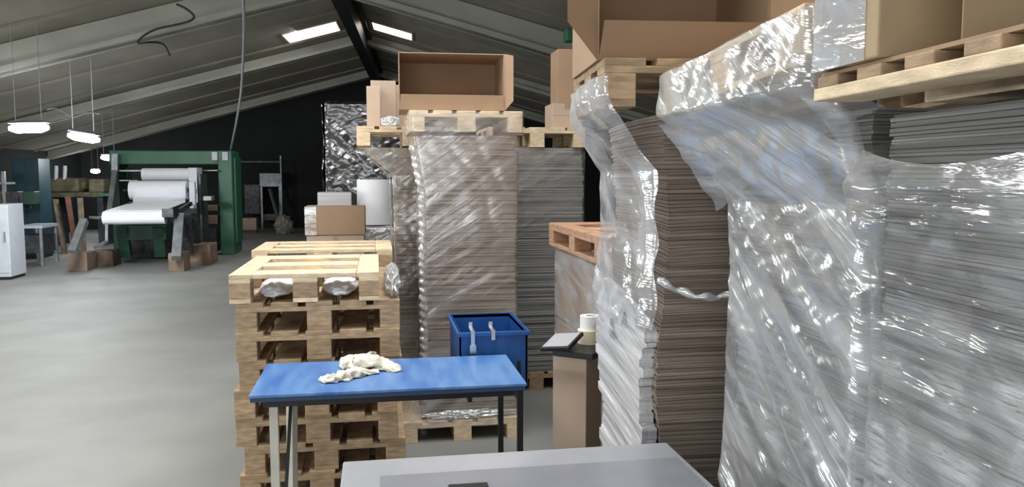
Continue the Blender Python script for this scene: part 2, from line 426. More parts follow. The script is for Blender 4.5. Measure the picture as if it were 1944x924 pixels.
def film(parent, keys, m_, s0=0.0, s1=4.0, ns=150, nz=170, amp=.007, seed=0, diag=1.2, name='stretch_film', r=.03, topsag=None, edge=0.0, botsag=None):
    """keys: list of (z, x0, x1, y0, y1) footprints; s runs 0..4 round the footprint from the front-left corner:
       0-1 front (left to right), 1-2 right side, 2-3 back, 3-4 left side (back to front)"""
    keys = sorted(keys); mb = MB()
    za, zb = keys[0][0], keys[-1][0]
    def foot(z):
        for a, b in zip(keys, keys[1:]):
            if z <= b[0]:
                t = (z-a[0])/(b[0]-a[0]) if b[0] > a[0] else 0
                return [a[i]+(b[i]-a[i])*t for i in range(1,5)]
        return list(keys[-1][1:])
    for j in range(nz+1):
        for i in range(ns+1):
            s = s0+(s1-s0)*i/ns
            tt = j/nz
            zt = zb + (topsag(s) if topsag else 0); zbm = za + (botsag(s) if botsag else 0)
            z = zbm+(zt-zbm)*tt
            if edge and (i < 6 or i > ns-6): pass
            x0, x1, y0, y1 = foot(z)
            q = s % 4
            if q < 1: p = Vector((x0+(x1-x0)*q, y0, z)); nr = Vector((0,-1,0)); c = q
            elif q < 2: p = Vector((x1, y0+(y1-y0)*(q-1), z)); nr = Vector((1,0,0)); c = q-1
            elif q < 3: p = Vector((x1-(x1-x0)*(q-2), y1, z)); nr = Vector((0,1,0)); c = q-2
            else: p = Vector((x0, y1-(y1-y0)*(q-3), z)); nr = Vector((-1,0,0)); c = q-3
            cd = min(c, 1-c)
            L_ = .6
            rr = max(0, r - cd*L_)
            cc = Vector(((x0+x1)/2, (y0+y1)/2, z)); p -= (p-cc).normalized()*rr*.4*(rr/r)
            a_ = s*L_
            w = abs(noise.noise(Vector((a_*6 + z*diag*5, (z - a_*diag)*2.0, seed))))*2
            w += .5*noise.noise(Vector((a_*16+z*diag*7, z*22-a_*9*diag, seed+4)))
            w += 1.2*noise.noise(Vector((a_*2.5, z*2.5, seed+8)))
            e2 = 0
            if edge and s1-s0 < 4:
                de = min(i, ns-i)
                if de < 8: e2 = edge*noise.noise(Vector((z*7, seed, i*.0)))*(1-de/8)
            p += nr*(amp*w + amp*.9 ) 
            if e2: p += Vector((0,1,0))*e2 if abs(nr.x) > .5 else Vector((1,0,0))*e2
            mb.v.append(p)
    W = ns+1
    for j in range(nz):
        for i in range(ns): mb.f.append((j*W+i, j*W+i+1, (j+1)*W+i+1, (j+1)*W+i))
    return mb.build(name, m_, parent, smooth='all')

def pallet_part(parent, w, L, x, y, z, h=.144, m_=WOOD, name='pallet', deck='y', rz=0, rx=0, ry=0):
    """a pallet that is wrapped into a load: one part, its boards and blocks sub-parts"""
    p = make_pallet(w, L, h, deck, m_); p.name = name
    p.parent = parent; p.location = (x, y, z); p.rotation_euler = (rx, ry, rz); return p
def cap_pallet(label, w, L, loc, h=.144, m_=WOOD, rz=0, rx=0, ry=0, deck='y'):
    p = make_pallet(w, L, h, deck, m_); p.location = loc; p.rotation_euler = (rx, ry, rz); tag(p, label, 'pallet'); return p

# --- centre load (C)
cl, cr = at(764,800,5.17).x, at(990,800,5.17).x
ccx = (cl+cr)/2
Lc = empty('wrapped_pallet_load', (ccx, 5.57, 0))
pallet_part(Lc, cr-cl, .8, 0, 0, 0, m_=WOODP)
sxa, sxb = at(806,500,5.26).x-ccx, at(980,500,5.26).x-ccx
sheets(Lc, sxa, sxb, -.31, .31, .145, 2.045, SHEET, 11, jit=.006, wander=.010, tmin=.012, tmax=.024)
ta, tb = at(777,230,5.25).x-ccx, at(992,230,5.25).x-ccx
pallet_part(Lc, tb-ta, .7, (ta+tb)/2, .03, 2.066, .14, m_=WOODP)
film(Lc, [(.10,(cl-ccx)-.005,(cr-ccx)+.005,-.41,.41),(.16,(cl-ccx)+.02,(cr-ccx)-.02,-.39,.39),(.42,sxa-.03,sxb+.03,-.335,.335),(.9,sxa-.012,sxb+.012,-.32,.32),
          (1.65,sxa-.015,sxb+.015,-.325,.325),(2.04,ta+.015,tb-.02,-.325,.36),(2.07,ta-.008,tb+.008,-.335,.39),(2.20,ta-.006,tb+.006,-.33,.39)],
     FILMC, 0, 3.999, 220, 260, .003, 2, .2)
# gathered fold of film running down the front left corner
ff = MB(); NF = 260
for i in range(NF+1):
    z = .30 + 1.68*i/NF; g = max(0, (z-1.65)/.39)
    xc = sxa-.014 + (ta+.02-sxa)*g; yc = -.322
    for j in range(5):
        u = j/4; wv = .012*noise.noise(Vector((z*26, j*.7, 3))) + .007*math.sin(z*115+j)
        ff.v.append(Vector((xc-.022+.05*u+wv*.6, yc-.012-.014*math.sin(u*math.pi)+wv, z)))
for i in range(NF):
    for j in range(4): ff.f.append((i*5+j, i*5+j+1, (i+1)*5+j+1, (i+1)*5+j))
ff.build('film_fold', FILM, Lc, smooth='all')
# loose crumpled film lying on the bottom pallet
tag(Lc, 'clear wrapped pallet load of brown board in the middle, behind the blue bin', 'pallet load')
o = blob('crumpled_film', FILMW, Lc, 0,0,0, .30,.05,.03, 21, .5, 44, 5); o.location = (.05,-.35,.165)

# open carton helper: opening faces -y, lower flap folded up, side flaps open
def panel(poly, d, name, m_, parent): return MB().prism(poly, d).build(name, m_, parent)
def open_carton(name, w, d, h, flap_l=None, flap_r=None, lip=.1, lean=.03, top=False, m_=CARD, mi=CARDD):
    r = empty(name, (0,0,0)); t = .006
    MB().box(-w/2,w/2,0,d,0,t).box(-w/2,-w/2+t,0,d,t,h-t).box(w/2-t,w/2,0,d,t,h-t).box(-w/2,w/2,0,d,h-t,h).box(-w/2+t,w/2-t,d-t,d,t,h-t).build('body', m_, r)
    MB().prism([(-w/2+.004,-.002,0),(w/2-.004,-.002,0),(w/2-.012,-lean,lip),(-w/2+.012,-lean,lip)], (0,-.005,0)).build('bottom_flap', m_, r)
    for fl, sx in ((flap_l,-1),(flap_r,1)):
        if fl:
            dx, dy, rise = fl
            MB().prism([(sx*w/2,-.002,.0),(sx*w/2,-.002,h),(sx*(w/2+dx),-dy,h-rise*.3),(sx*(w/2+dx),-dy,rise)], (sx*.002,-.005,0)).build('side_flap', m_, r)
    if top:
        MB().prism([(-w/2,-.002,h),(w/2,-.002,h),(w/2-.01,-.12,h+.10),(-w/2+.01,-.12,h+.10)], (0,0,.005)).build('top_flap', m_, r)
    return r
xa, xb = at(757,160,5.3).x, at(958,160,5.3).x
oc = open_carton('open_carton', xb-xa, .48, .375, None, (.05,.06,.06), lip=.10, lean=.02)
oc.location = ((xa+xb)/2, 5.32, 2.213); oc.rotation_euler.z = R(-1.5)
tag(oc, 'empty brown carton lying open towards us on the middle wrapped load', 'carton')

# closed carton helper
def carton(label, w, d, h, loc, rz=0, m_=CARD, tape=True, name='carton', bands=None, group=None):
    r = empty(name, loc, rz)
    MB().box(-w/2,w/2,-d/2,d/2,0,h).build('body', m_, r, bevel=.004)
    if tape:
        MB().box(-.025,.025,-d/2-.0012,d/2+.0012,h-.05,h+.0015).build('tape', TAPE, r)
        MB().box(-w/2+.002,w/2-.002,-d/2-.0008,-d/2+.001,h*.5-.0015,h*.5+.0015).build('seam', CARDD, r)
    return tag(r, label, 'carton', group)

# --- load behind left (L)
la = at(677,262,6.02).x
Ll = empty('wrapped_pallet_load', (la+.4, 6.42, 0))
pallet_part(Ll, .8, .78, 0, 0, 0)
ls = at(752,500,6.1).x-(la+.4)
sheets(Ll, ls, .30, -.3, .3, .145, 1.99, SHEET, 12, jit=.006, tmin=.014, tmax=.026)
film(Ll, [(.1,-.405,.405,-.395,.395),(.4,ls-.02,.32,-.32,.32),(1.5,ls-.02,.32,-.32,.32),(1.78,ls-.03,.33,-.33,.33),(1.985,-.39,.40,-.38,.39)], FILMC, 0, 3.999, 130, 150, .008, 5)
tag(Ll, 'wrapped grey board load behind left of the middle load', 'pallet load')
pL = cap_pallet('pale pallet on the load left behind, carrying thin upright cartons', .8, .78, (la+.4, 6.42, 2.0), m_=WOODP)
for k,(pa,pb,py,yy) in enumerate(((696,722,163,6.08),(704,752,152,6.2),(740,790,160,6.34))):
    a, b = at(pa,200,yy).x, at(pb,200,yy).x
    hh = at(700,py,yy).z-2.146
    carton(['narrow pale flat carton, leftmost and lowest on the left rear load','taller pale flat carton just left of the big open brown one','pale carton mostly hidden behind the big open brown one'][k], b-a, .11, hh, ((a+b)/2, yy+.06, 2.146), 0, CARDL, tape=False)
o = blob('film_bundle', FILMW, None, 0,0,0,.09,.035,.05, 31,.4); o.location = (at(745,262,5.98).x, 6.0, 2.19); o.location.z=2.185
o.location = (at(742,262,6.1).x+.0, 6.05, 2.175); o.scale=(.8,.6,.9)
tag(o, 'small wad of clear film on the left rear pallet before the cartons', 'film')

# --- load behind right (R)
ra = at(1112,262,6.3).x
Lr = empty('wrapped_pallet_load', (ra-.4, 6.70, 0))
pallet_part(Lr, .8, .78, 0, 0, 0)
sheets(Lr, -.37, .385, -.36, .36, .145, 2.0, SHEETG, 13, jit=.006, tmin=.014, tmax=.026)
film(Lr, [(1.25,-.39,.40,-.375,.375),(1.6,-.39,.40,-.375,.375),(2.0,-.40,.405,-.385,.385)], FILMC, 0, 3.999, 120, 90, .006, 6, botsag=lambda s: .05*math.sin(s*4))
tag(Lr, 'dark wrapped board load standing behind right of the middle load', 'pallet load')
cap_pallet('orange-toned pallet on the dark load at the right rear', .8, .78, (ra-.4, 6.70, 2.005), .16, WOODP)
a, b = at(1049,215,6.4).x, at(1106,215,6.4).x
carton('low pale carton under the tall brown box on the right rear load', b-a, .3, .20, ((a+b)/2, 6.55, 2.167), 0, CARDL)
a, b = at(1059,150,6.42).x, at(1119,150,6.42).x
carton('tall brown carton standing on the low pale carton at right rear', b-a, .28, .44, ((a+b)/2, 6.56, 2.369), 0, CARD, tape=False)

# --- load M (open face to us, film on the aisle side)
Lm = empty('wrapped_pallet_load', (.70, 2.40, 0), R(-5.0))     # origin: front-left corner of the top pallet
pallet_part(Lm, .8, .8, .45, .44, 0)
sheets(Lm, .205, .80, .03, .83, .145, 1.99, SHEET, 14, jit=.0045, wander=.022, tmin=.007, tmax=.015, sag=.012, bow=.0)
sheets(Lm, .150, .20, .035, .80, .20, 1.36, SHEETW, 24, jit=.010, wander=.014, tmin=.018, tmax=.06, sag=.006, bow=-.07, name='white_lined_sheets')
film(Lm, [(1.30,.140,.82,.015,.84),(1.55,.160,.82,.012,.84),(1.80,.14,.82,.012,.78),(1.99,.0,.82,.0,.68),(2.03,-.012,.82,-.01,.62),(2.09,-.012,.82,-.01,.61)],
     FILM, 2.9, 4.03, 130, 180, .011, 3, .6, edge=.03, botsag=lambda s: .10*noise.noise(Vector((s*6,2,0)))-.12*(4-s))
# loose twisted tail of film swinging over the bare face
rp = MB(); pts = []
for k in range(30):
    t = k/29
    pts.append((.175+.42*t, -.012-.022*math.sin(t*3.1)-.006*math.sin(t*25), 1.455-.10*math.sin(t*2.4)+.17*t*t + .004*math.sin(t*40)))
rp.tube(pts, [.011+.004*math.sin(k*1.3) for k in range(30)], 7); rp.build('film_tail', FILMW, Lm, smooth='all')
tag(Lm, 'load of brown board with bare brown front and film on its left side', 'pallet load')
pm = cap_pallet('wooden pallet under the big open carton at upper right centre', .8, .6, (0,0,2.0), .15, WOOD)
pm.location = Lm.matrix_basis @ Vector((.40,.40,1.995)) if False else (Matrix.Translation((.70,2.40,0)) @ Matrix.Rotation(R(-5),4,'Z') @ Vector((.40,.30,1.998)))
pm.rotation_euler.z = R(-5)
om = open_carton('open_carton', .56, .50, .62, (.11,.10,.10), (.11,.10,.06), lip=.115, lean=.05, m_=CARD)
om.location = Matrix.Translation((.70,2.40,0)) @ Matrix.Rotation(R(-5),4,'Z') @ Vector((.27,.07,2.150)); om.rotation_euler.z = R(-5)
tag(om, 'big brown carton with spread side flaps lying open on the upper pallet', 'carton')

# --- load N (fully wrapped, pallet on top in film)
Ln = empty('wrapped_pallet_load', (.845, 1.48, 0))             # origin: front-left corner of the wrapped top pallet
pallet_part(Ln, .8, .74, .46, .39, 0)
sheets(Ln, .192, .76, .05, .68, .145, 1.93, SHEETG, 15, jit=.006, wander=.014, tmin=.006, tmax=.013)
pallet_part(Ln, .8, .79, .40, .395, 1.987, .118, WOODP, rx=R(-3.6))
def tl(z, y): return z
film(Ln, [(.1,.05,.86,.02,.76),(.5,.178,.78,.035,.70),(1.5,.178,.78,.03,.70),(1.72,.172,.78,.02,.72),(1.90,.07,.80,-.005,.78),(1.96,-.006,.81,-.012,.80),(2.10,-.006,.81,-.012,.80)],
     FILMW, 2.2, 4.04, 200, 260, .009, 7, 1.5, topsag=lambda s: (.02-.045*max(0,min(1,(4-s))) if s < 4 else .02))
# drooping apron of film hanging off the top pallet
ap = MB(); NA, NB = 50, 40
for i in range(NA+1):
    for j in range(NB+1):
        u, v = i/NA, j/NB                                   # u: along pallet (front..back), v: down
        y = -.01+.81*u; z = 1.985-.05*u - v*(.06+.20*u**1.5)
        x = -.012 + .19*v**.85 + .012*noise.noise(Vector((u*9+v*4, v*5, 2))) 
        ap.v.append(Vector((x, y + .02*v*noise.noise(Vector((v*4,u*6,1))), z)))
for i in range(NA):
    for j in range(NB): ap.f.append((i*(NB+1)+j, i*(NB+1)+j+1, (i+1)*(NB+1)+j+1, (i+1)*(NB+1)+j))
ap.build('film_apron', FILM, Ln, smooth='all')
tag(Ln, 'fully wrapped tall grey load whose film-covered top pallet juts into the aisle', 'pallet load')

# --- load O (nearest, right edge)
Lo = empty('wrapped_pallet_load', (.80, .76, 0), R(-3.5))
pallet_part(Lo, .8, .66, .50, .36, 0)
sheets(Lo, .092, .72, .0, .565, .145, 1.895, SHEETSH, 16, jit=.004, wander=.008, tmin=.005, tmax=.011, bow=-.0)
film(Lo, [(.1,.06,.9,.0,.66),(.5,.077,.74,-.02,.58),(1.4,.076,.74,-.02,.58),(1.62,.066,.74,-.02,.585),(1.70,.030,.74,-.025,.60),(1.77,.022,.74,-.03,.61),(1.835,.050,.74,-.02,.59),(1.855,.085,.74,-.02,.57)],
     FILMO, 2.3, 4.6, 190, 240, .007, 17, .2, topsag=lambda s: -.05*math.sin(math.pi*max(0,min(1,(s-2.9)/1.05))))
tag(Lo, 'nearest wrapped grey load at the right edge with a sagging film rim', 'pallet load')
po = empty('pallet', Matrix.Translation((.80,.76,0)) @ Matrix.Rotation(R(-3.5),4,'Z') @ Vector((.0,-.12,1.93)), R(-3.5))
for k in range(4):
    x = .0 + k*.23
    MB().box(x, x+.10, 0, .80, 0, .024).build('bottom_board', WOODP, po, bevel=.003)
for k in range(6):
    y = .02 + k*.14
    MB().box(.005, .79, y, y+.075, .024, .046).build('cross_board', WOOD, po, bevel=.003)
MB().box(.015,.78,.0,.80,.046,.053).build('cover_sheet', CARD, po)
tag(po, 'thin pale pallet of crossed boards under the cartons at the upper right', 'pallet')
def oloc(x, y, z): return Matrix.Translation((.80,.76,0)) @ Matrix.Rotation(R(-3.5),4,'Z') @ Vector((x,y,z))
zc = 1.984
def place_carton(label, pf_, w, y1, h, m_):
    c = atz(*pf_, zc); d = y1-c.y
    return carton(label, w, d, h, (c.x+w/2+.01, c.y+d/2, zc), R(-3.5), m_, tape=False)
k1 = place_carton('greyish film-covered carton, leftmost of those on the right pallet', (1668,106), .34, 1.40, .55, CARDY)
MB().box(-.172,.03,.02,.12,.0,.552).box(-.1725,-.171,-.06,.12,0,.551).build('film_cover', FILM, k1)
k2 = place_carton('tan carton nearest the right edge on the upper right pallet', (1825,86), .40, 1.09, .55, CARDY)
# --- load E: side of a tall wrapped carton pile with a pallet on top
ex = 1.09
Le = empty('wrapped_carton_pile', (ex+.4, 4.36, 0))
for k in range(3):
    MB().box(-.36,.36,-.56,.56,.002+k*.44,.43+k*.44).build('carton_layer', CARD, Le, bevel=.01)
film(Le, [(.0,-.375,.375,-.575,.575),(1.325,-.37,.37,-.57,.57)], FILM, 0, 3.999, 120, 100, .006, 33, .2)
tag(Le, 'film wrapped brown carton pile between the dark load and the bare fronted load', 'carton pile')
cap_pallet('reddish wooden pallet seen side on, topping the wrapped carton pile', .8, 1.2, (ex+.40, 4.37, 1.335), .144, WOODR, deck='x')

# --- carton pedestal with device and tape rolls
pf = at(1106, 760, 3.42)
pz = .955
F = carton('tall narrow brown carton set upright like a pedestal beside the aisle', .17, .19, pz, (pf.x+.012, 3.56, 0), R(-38), CARDL, tape=False)
dv = empty('scale_terminal', (pf.x+.015, 3.51, pz+.002), R(-38))
MB().box(-.10,.10,-.10,.10,0,.03).build('base', BLACK, dv, bevel=.004)
M_ = Matrix.Translation((-.075,-.045,.050)) @ Matrix.Rotation(R(14),4,'X') @ Matrix.Rotation(R(-8),4,'Y')
MB().box(-.075,.075,-.085,.085,0,.018,M_).build('housing', BLACK, dv, bevel=.003)
MB().box(-.066,.066,-.074,.074,.0182,.020,M_).build('screen', GREYS, dv)
tag(dv, 'black device with a flat grey screen lying on the narrow carton', 'device')
ob = MB().ringtube((0,0,0), .022, .056, 0, .064).build('tape_roll', CREAM, None, smooth=True); ob.location = (pf.x+.078, 3.60, pz+.033)
tag(ob, 'cream tape roll, lower of the two beside the black device', 'tape roll', 'tape rolls')
ob = MB().ringtube((0,0,0), .022, .050, 0, .066).build('tape_roll', TWHITE, None, smooth=True); ob.location = (pf.x+.084, 3.602, pz+.0975)
tag(ob, 'white tape roll stacked on top of the cream one', 'tape roll', 'tape rolls')

# ------------------------------------------------------------------ blue table
TX0, TX1 = at(472,752,3.25).x, at(1000,736,3.25).x
TY0, TY1, TH = 3.25, 3.80, .90
tb_ = empty('work_table', ((TX0+TX1)/2, (TY0+TY1)/2, 0)); hw = (TX1-TX0)/2; hd = (TY1-TY0)/2
MB().box(-hw,hw,-hd,hd,TH-.012,TH).build('tabletop', BLUE, tb_, bevel=.002)
MB().box(-hw+.004,hw-.004,-hd+.004,hd-.004,TH-.030,TH-.012).build('board_core', mat('dark blue edge', (.02,.05,.12), .6), tb_)
MB().box(-hw+.05,hw-.05,-hd+.03,-hd+.055,TH-.06,TH-.03).box(-hw+.05,hw-.05,hd-.055,hd-.03,TH-.06,TH-.03).build('apron', BLACK, tb_)
l1 = MB().bar((-hw+.09,-hd+.05,0),(-hw+.09,-hd+.05,TH-.03),.034,.034).build('leg', WHITE, tb_); l1['label'] = 'pale leg'
l1.data.materials[0] = mat('pale leg paint', (.50,.49,.43), .6, var=.1)
l2 = MB().bar((-hw+.10,hd-.04,0),(-hw+.115,hd-.05,TH-.03),.036,.036).build('leg', l1.data.materials[0], tb_); l2['label'] = 'pale leg'
MB().bar((-hw+.10,-hd+.06,.10),(-hw+.12,hd-.06,TH-.05),.014).build('brace', BLACK, tb_)
for (x,y) in ((hw-.022,-hd+.04),(hw-.035,hd-.05)):
    l = MB().bar((x,y,0),(x,y,TH-.03),.024).build('leg', BLACK, tb_); l['label'] = 'black steel leg'
bx0, bx1 = at(872,640,3.88).x-(TX0+TX1)/2, at(1000,640,3.88).x-(TX0+TX1)/2
MB().box(bx0+.03,bx0+.05,hd-.03,hd+.55,TH-.224,TH-.208).box(bx1-.07,bx1-.05,hd-.03,hd+.55,TH-.224,TH-.208).box(bx0+.03,bx0+.05,hd-.03,hd-.015,TH-.208,TH-.03).box(bx1-.07,bx1-.05,hd-.03,hd-.015,TH-.208,TH-.03).build('shelf_bracket', BLACK, tb_)
tag(tb_, 'long blue topped work table with pale left legs and black right legs', 'table')

# blue bin
bw_, bd_, bh_ = bx1-bx0, .52, .31
bn = empty('plastic_bin', ((TX0+TX1)/2+(bx0+bx1)/2, 3.87+bd_/2, TH-.207))
t=.008; b_=MB()
b_.box(-bw_/2,bw_/2,-bd_/2,bd_/2,0,t)
for a in ((-bw_/2,bw_/2,-bd_/2,-bd_/2+t),(-bw_/2,bw_/2,bd_/2-t,bd_/2),(-bw_/2,-bw_/2+t,-bd_/2,bd_/2),(bw_/2-t,bw_/2,-bd_/2,bd_/2)): b_.box(*a, t, bh_)
b_.build('tub', BLUEP, bn)
r_=MB(); g=.014
for a in ((-bw_/2-g,bw_/2+g,-bd_/2-g,-bd_/2+t),(-bw_/2-g,bw_/2+g,bd_/2-t,bd_/2+g),(-bw_/2-g,-bw_/2+t,-bd_/2,bd_/2),(bw_/2-t,bw_/2+g,-bd_/2,bd_/2)): r_.box(*a, bh_-.022, bh_)
r_.build('rim', BLUEP, bn, bevel=.003)
rb=MB()
for k in range(5):
    x=-bw_/2+.03+k*(bw_-.06)/4; rb.box(x-.004,x+.004,-bd_/2-.008,-bd_/2,.01,bh_-.022)
for k in range(7):
    y=-bd_/2+.03+k*(bd_-.06)/6; rb.box(bw_/2,bw_/2+.008,y-.004,y+.004,.01,bh_-.022)
rb.build('ribs', BLUEP, bn)
tag(bn, 'open blue plastic bin set behind the right end of the blue table', 'bin')
for k,(hx, ln) in enumerate(((-bw_/2+.065,.075),(bw_/2-.175,.02))):
    h=MB(); y0=-bd_/2-.017
    h.box(-.010,.010,y0-.003,y0,bh_-ln-.02,bh_+.004).box(-.010,.010,y0-.003,y0+.10,bh_+.004,bh_+.008)
    h.box(-.010,.010,y0+.097,y0+.10,bh_+.004,bh_+.035)
    if k==0: h.box(-.016,.016,y0-.006,y0-.001,bh_-.105,bh_-.06)
    o=h.build('hook', SILV, None, bevel=.001); o.location=(bn.location.x+hx, bn.location.y, bn.location.z)
    tag(o, ['longer steel clip hooked over the bin rim at the left','shorter steel clip hooked over the bin rim, right of the longer one'][k], 'hook')

# rag on the table: two crumpled cotton work gloves / cloths
def rag(name, label, path, wid, loc, seed, rz, wseed):
    mb=MB(); n=70; mm=26; pts=[Vector(p) for p in path]
    def P(t):
        f=t*(len(pts)-1); i=min(int(f),len(pts)-2); u=f-i
        p0=pts[max(i-1,0)];p1=pts[i];p2=pts[i+1];p3=pts[min(i+2,len(pts)-1)]
        return .5*((2*p1)+(-p0+p2)*u+(2*p0-5*p1+4*p2-p3)*u*u+(-p0+3*p1-3*p2+p3)*u**3)
    for i in range(n+1):
        t=i/n; p=P(t); d=(P(min(1,t+.01))-P(max(0,t-.01))).normalized(); e=Vector((-d.y,d.x,0)).normalized()
        w_=wid(t)
        for j in range(mm):
            a=2*math.pi*j/mm
            nn=noise.noise(Vector((math.cos(a)*1.3+seed,math.sin(a)*1.3,t*7)))
            n2_=abs(noise.noise(Vector((math.cos(a)*2.6+seed,math.sin(a)*2.6,t*11+3))))
            rr=w_*(1+.55*nn-.8*n2_)
            q=p+e*math.cos(a)*rr+Vector((0,0,1))*(max(0,math.sin(a))*rr*.62+.002)
            mb.v.append(q)
    for i in range(n):
        for j in range(mm): j2=(j+1)%mm; mb.f.append((i*mm+j,i*mm+j2,(i+1)*mm+j2,(i+1)*mm+j))
    mb.f.append(tuple(range(mm))[::-1]); mb.f.append(tuple(n*mm+j for j in range(mm)))
    o=mb.build(name, CLOTH, None, smooth='all'); o.location=loc; o.rotation_euler.z=rz
    tag(o,label,'cloth'); return o
rc = atz(685,705,TH)
rag('cotton_rag','crumpled cream cotton rag heaped on the blue table',[(-.09,.06,.0),(-.03,.075,.015),(.03,.035,.02),(.09,.05,.01),(.15,-.01,0),(.17,-.04,0)],
    lambda t:.022+.058*math.sin(math.pi*min(1,t*1.1+.08))**.7 if t<.9 else .02,(rc.x+.0,rc.y,TH+.001),1,0,0)
rag('cotton_rag','cream cotton rag stretched flat towards the front edge of the blue table',[(-.15,-.15,.0),(-.11,-.125,.0),(-.05,-.09,.0),(.02,-.04,.0),(.09,-.02,0)],
    lambda t:.024+.032*math.sin(math.pi*min(1,t+.05)),(rc.x-.012,rc.y-.02,TH+.001),5,0,0)

# ------------------------------------------------------------------ grey metal machine top in the foreground
gx0, gx1, gy1 = at(652,878,2.2).x, .835, 2.17
gt = empty('grey_cabinet', ((gx0+gx1)/2, 1.55, 0)); gw=(gx1-gx0)/2; GH=1.0
MB().box(-gw,gw,-.55,.62,GH-.035,GH).build('top_plate', GREYM, gt, bevel=.006)
MB().box(-gw+.02,gw-.02,-.53,.60,.08,GH-.035).build('body', GREYM, gt, bevel=.004)
MB().box(-gw+.04,gw-.04,-.50,.58,0,.08).build('plinth', BLACK, gt)
yb = .62-.135
MB().box(-gw+.10,gw-.02,yb-.55,yb,GH,GH+.004).build('raised_panel', mat('lighter grey panel',(.31,.325,.37),.22,metal=.35,var=.06), gt, bevel=.0015)
MB().box(-gw+.27,-gw+.37,yb-.17,yb-.10,GH+.004,GH+.009).build('black_plate', BLACK, gt, bevel=.001)
tag(gt, 'grey sheet metal cabinet top in the lower foreground', 'cabinet')

# ------------------------------------------------------------------ far middle: boxes, roll, black load
def yload(): pass
kb = at(612,190,8.5); kbr = at(700,190,8.5)
Lb = empty('wrapped_pallet_load', (kb.x+.42, 8.95, 0))
pallet_part(Lb, .82, .8, 0,0,0, m_=WOODD)
sheets(Lb, -.39,.39,-.38,.38,.145,kb.z-.03, WOODD, 41, tmin=.05,tmax=.09, jit=.012, name='packed_goods')
film(Lb, [(.1,-.42,.42,-.41,.41),(kb.z-.03,-.41,.41,-.40,.40),(kb.z,-.34,.36,-.34,.34)], FILMB, 0,3.999,140,160,.016,44,.9)
film(Lb, [(kb.z-.02,-.38,.38,-.37,.37),(kb.z+.005,-.02,.02,-.02,.02)], FILMB, 0,3.999,60,10,.01,45,.9,name='film_top')
tag(Lb, 'tall shiny black wrapped pallet load in the dark beyond the cartons', 'pallet load')
a,b=at(579,420,7.35).x,at(693,420,7.35).x
z1=at(640,393,7.35).z; z0=at(640,446,7.35).z
hb=z0/3
for k in range(3):
    carton(['brown carton on the floor under the far carton column','brown carton second from floor in the far carton column','brown carton just below the top one beside the white roll'][k], (b-a)-.02, .38, hb-.002, ((a+b)/2,7.55,k*hb), 0, CARDL if k==2 else CARD, group='far carton column')
r1=carton('wide brown carton on top of the far column, left of the white roll', b-a, .40, z1-z0, ((a+b)/2, 7.55, z0+.001), 0, CARD, tape=False)
MB().box((a-b)/2-.003,(a-b)/2+.10,-.203,.203,.0,z1-z0+.003).build('film_cover', FILM, r1)
a2,b2=at(608,378,7.9).x,at(672,378,7.9).x; z2=at(640,365,7.9).z
carton('greyish flat carton showing above the wide brown one by the roll', b2-a2, .18, z2-1.0, ((a2+b2)/2-.03, 8.05, 1.0), 0, SHEETW, tape=False)
carton('brown carton standing on the floor hidden behind the far carton column', b2-a2, .18, .999, ((a2+b2)/2-.03, 8.05, 0), 0, CARD, tape=False)
a3,b3=at(673,380,7.95).x,at(749,380,7.95).x; z3=at(700,341,7.95).z; z4=at(700,428,7.95).z
rr=(b3-a3)/2-.008
wr=empty('paper_roll',((a3+b3)/2+.01,8.02+rr,z4))
MB().tube([(0,0,0),(0,0,z3-z4)],rr,40).build('paper', PAPER, wr, smooth=True)
MB().ringtube((0,0,0),.035,.045,z3-z4,z3-z4+.006).build('core', CARD, wr, smooth=True)
tag(wr,'fat white paper roll standing upright on film wrapped goods','paper roll')
wb=empty('wrapped_bale',((a3+b3)/2+.01,8.02+rr,0))
MB().box(-rr,rr,-rr,rr,0,z4-.02).build('carton', CARDL, wb, bevel=.01)
film(wb,[(0,-rr-.01,rr+.01,-rr-.01,rr+.01),(z4-.03,-rr-.01,rr+.01,-rr-.01,rr+.01),(z4-.002,-rr*.6,rr*.6,-rr*.6,rr*.6)],FILMW,0,3.999,90,90,.012,50,.8)
tag(wb,'film wrapped bale under the white paper roll','bale')

# ------------------------------------------------------------------ green machine
Ym=18.6; Yf=15.4
mo=at(300,470,17.0)
mc=empty('paper_machine',(mo.x,17.0,0))
def L(p): return Vector(p)-mc.location
def lat(px,py,Y): return L(at(px,py,Y))
def pbox(px0,py0,px1,py1,Y,dy,name,m_,parent=mc,bev=.01):
    a=lat(px0,py0,Y); b=lat(px1,py1,Y)
    return MB().box(a.x,b.x,a.y,a.y+dy,b.z,a.z).build(name,m_,parent,bevel=bev)
zt=at(330,286,Ym).z
a=lat(413,300,Ym-.3); b=lat(440,300,Ym-.3)
rc_=MB().box(a.x,b.x,a.y,a.y+1.0,0,zt).build('right_column',GREEN,mc,bevel=.02)
MB().box(b.x,b.x+.05,a.y+.12,a.y+.88,.25,zt-.15).build('column_door',GREEN,mc,bevel=.01)
a2=lat(208,300,Ym-.1); b2=lat(224,300,Ym-.1)
MB().box(a2.x,b2.x,a2.y,a2.y+.7,0,zt).build('left_column',GREEND,mc,bevel=.02)
zb=at(330,312,Ym-.2).z
MB().box(a2.x,a.x,a2.y-.05,a2.y+.55,zb,zt).build('top_beam',GREEN,mc,bevel=.02)
for px0,px1 in ((400,411),(420,431)):
    q=lat(px0,288,Ym-.45); w_=lat(px1,304,Ym-.45)
    MB().box(q.x,w_.x,a.y-.06,a.y+.02,w_.z,q.z).build('control_plate',WHITE,mc,bevel=.004)
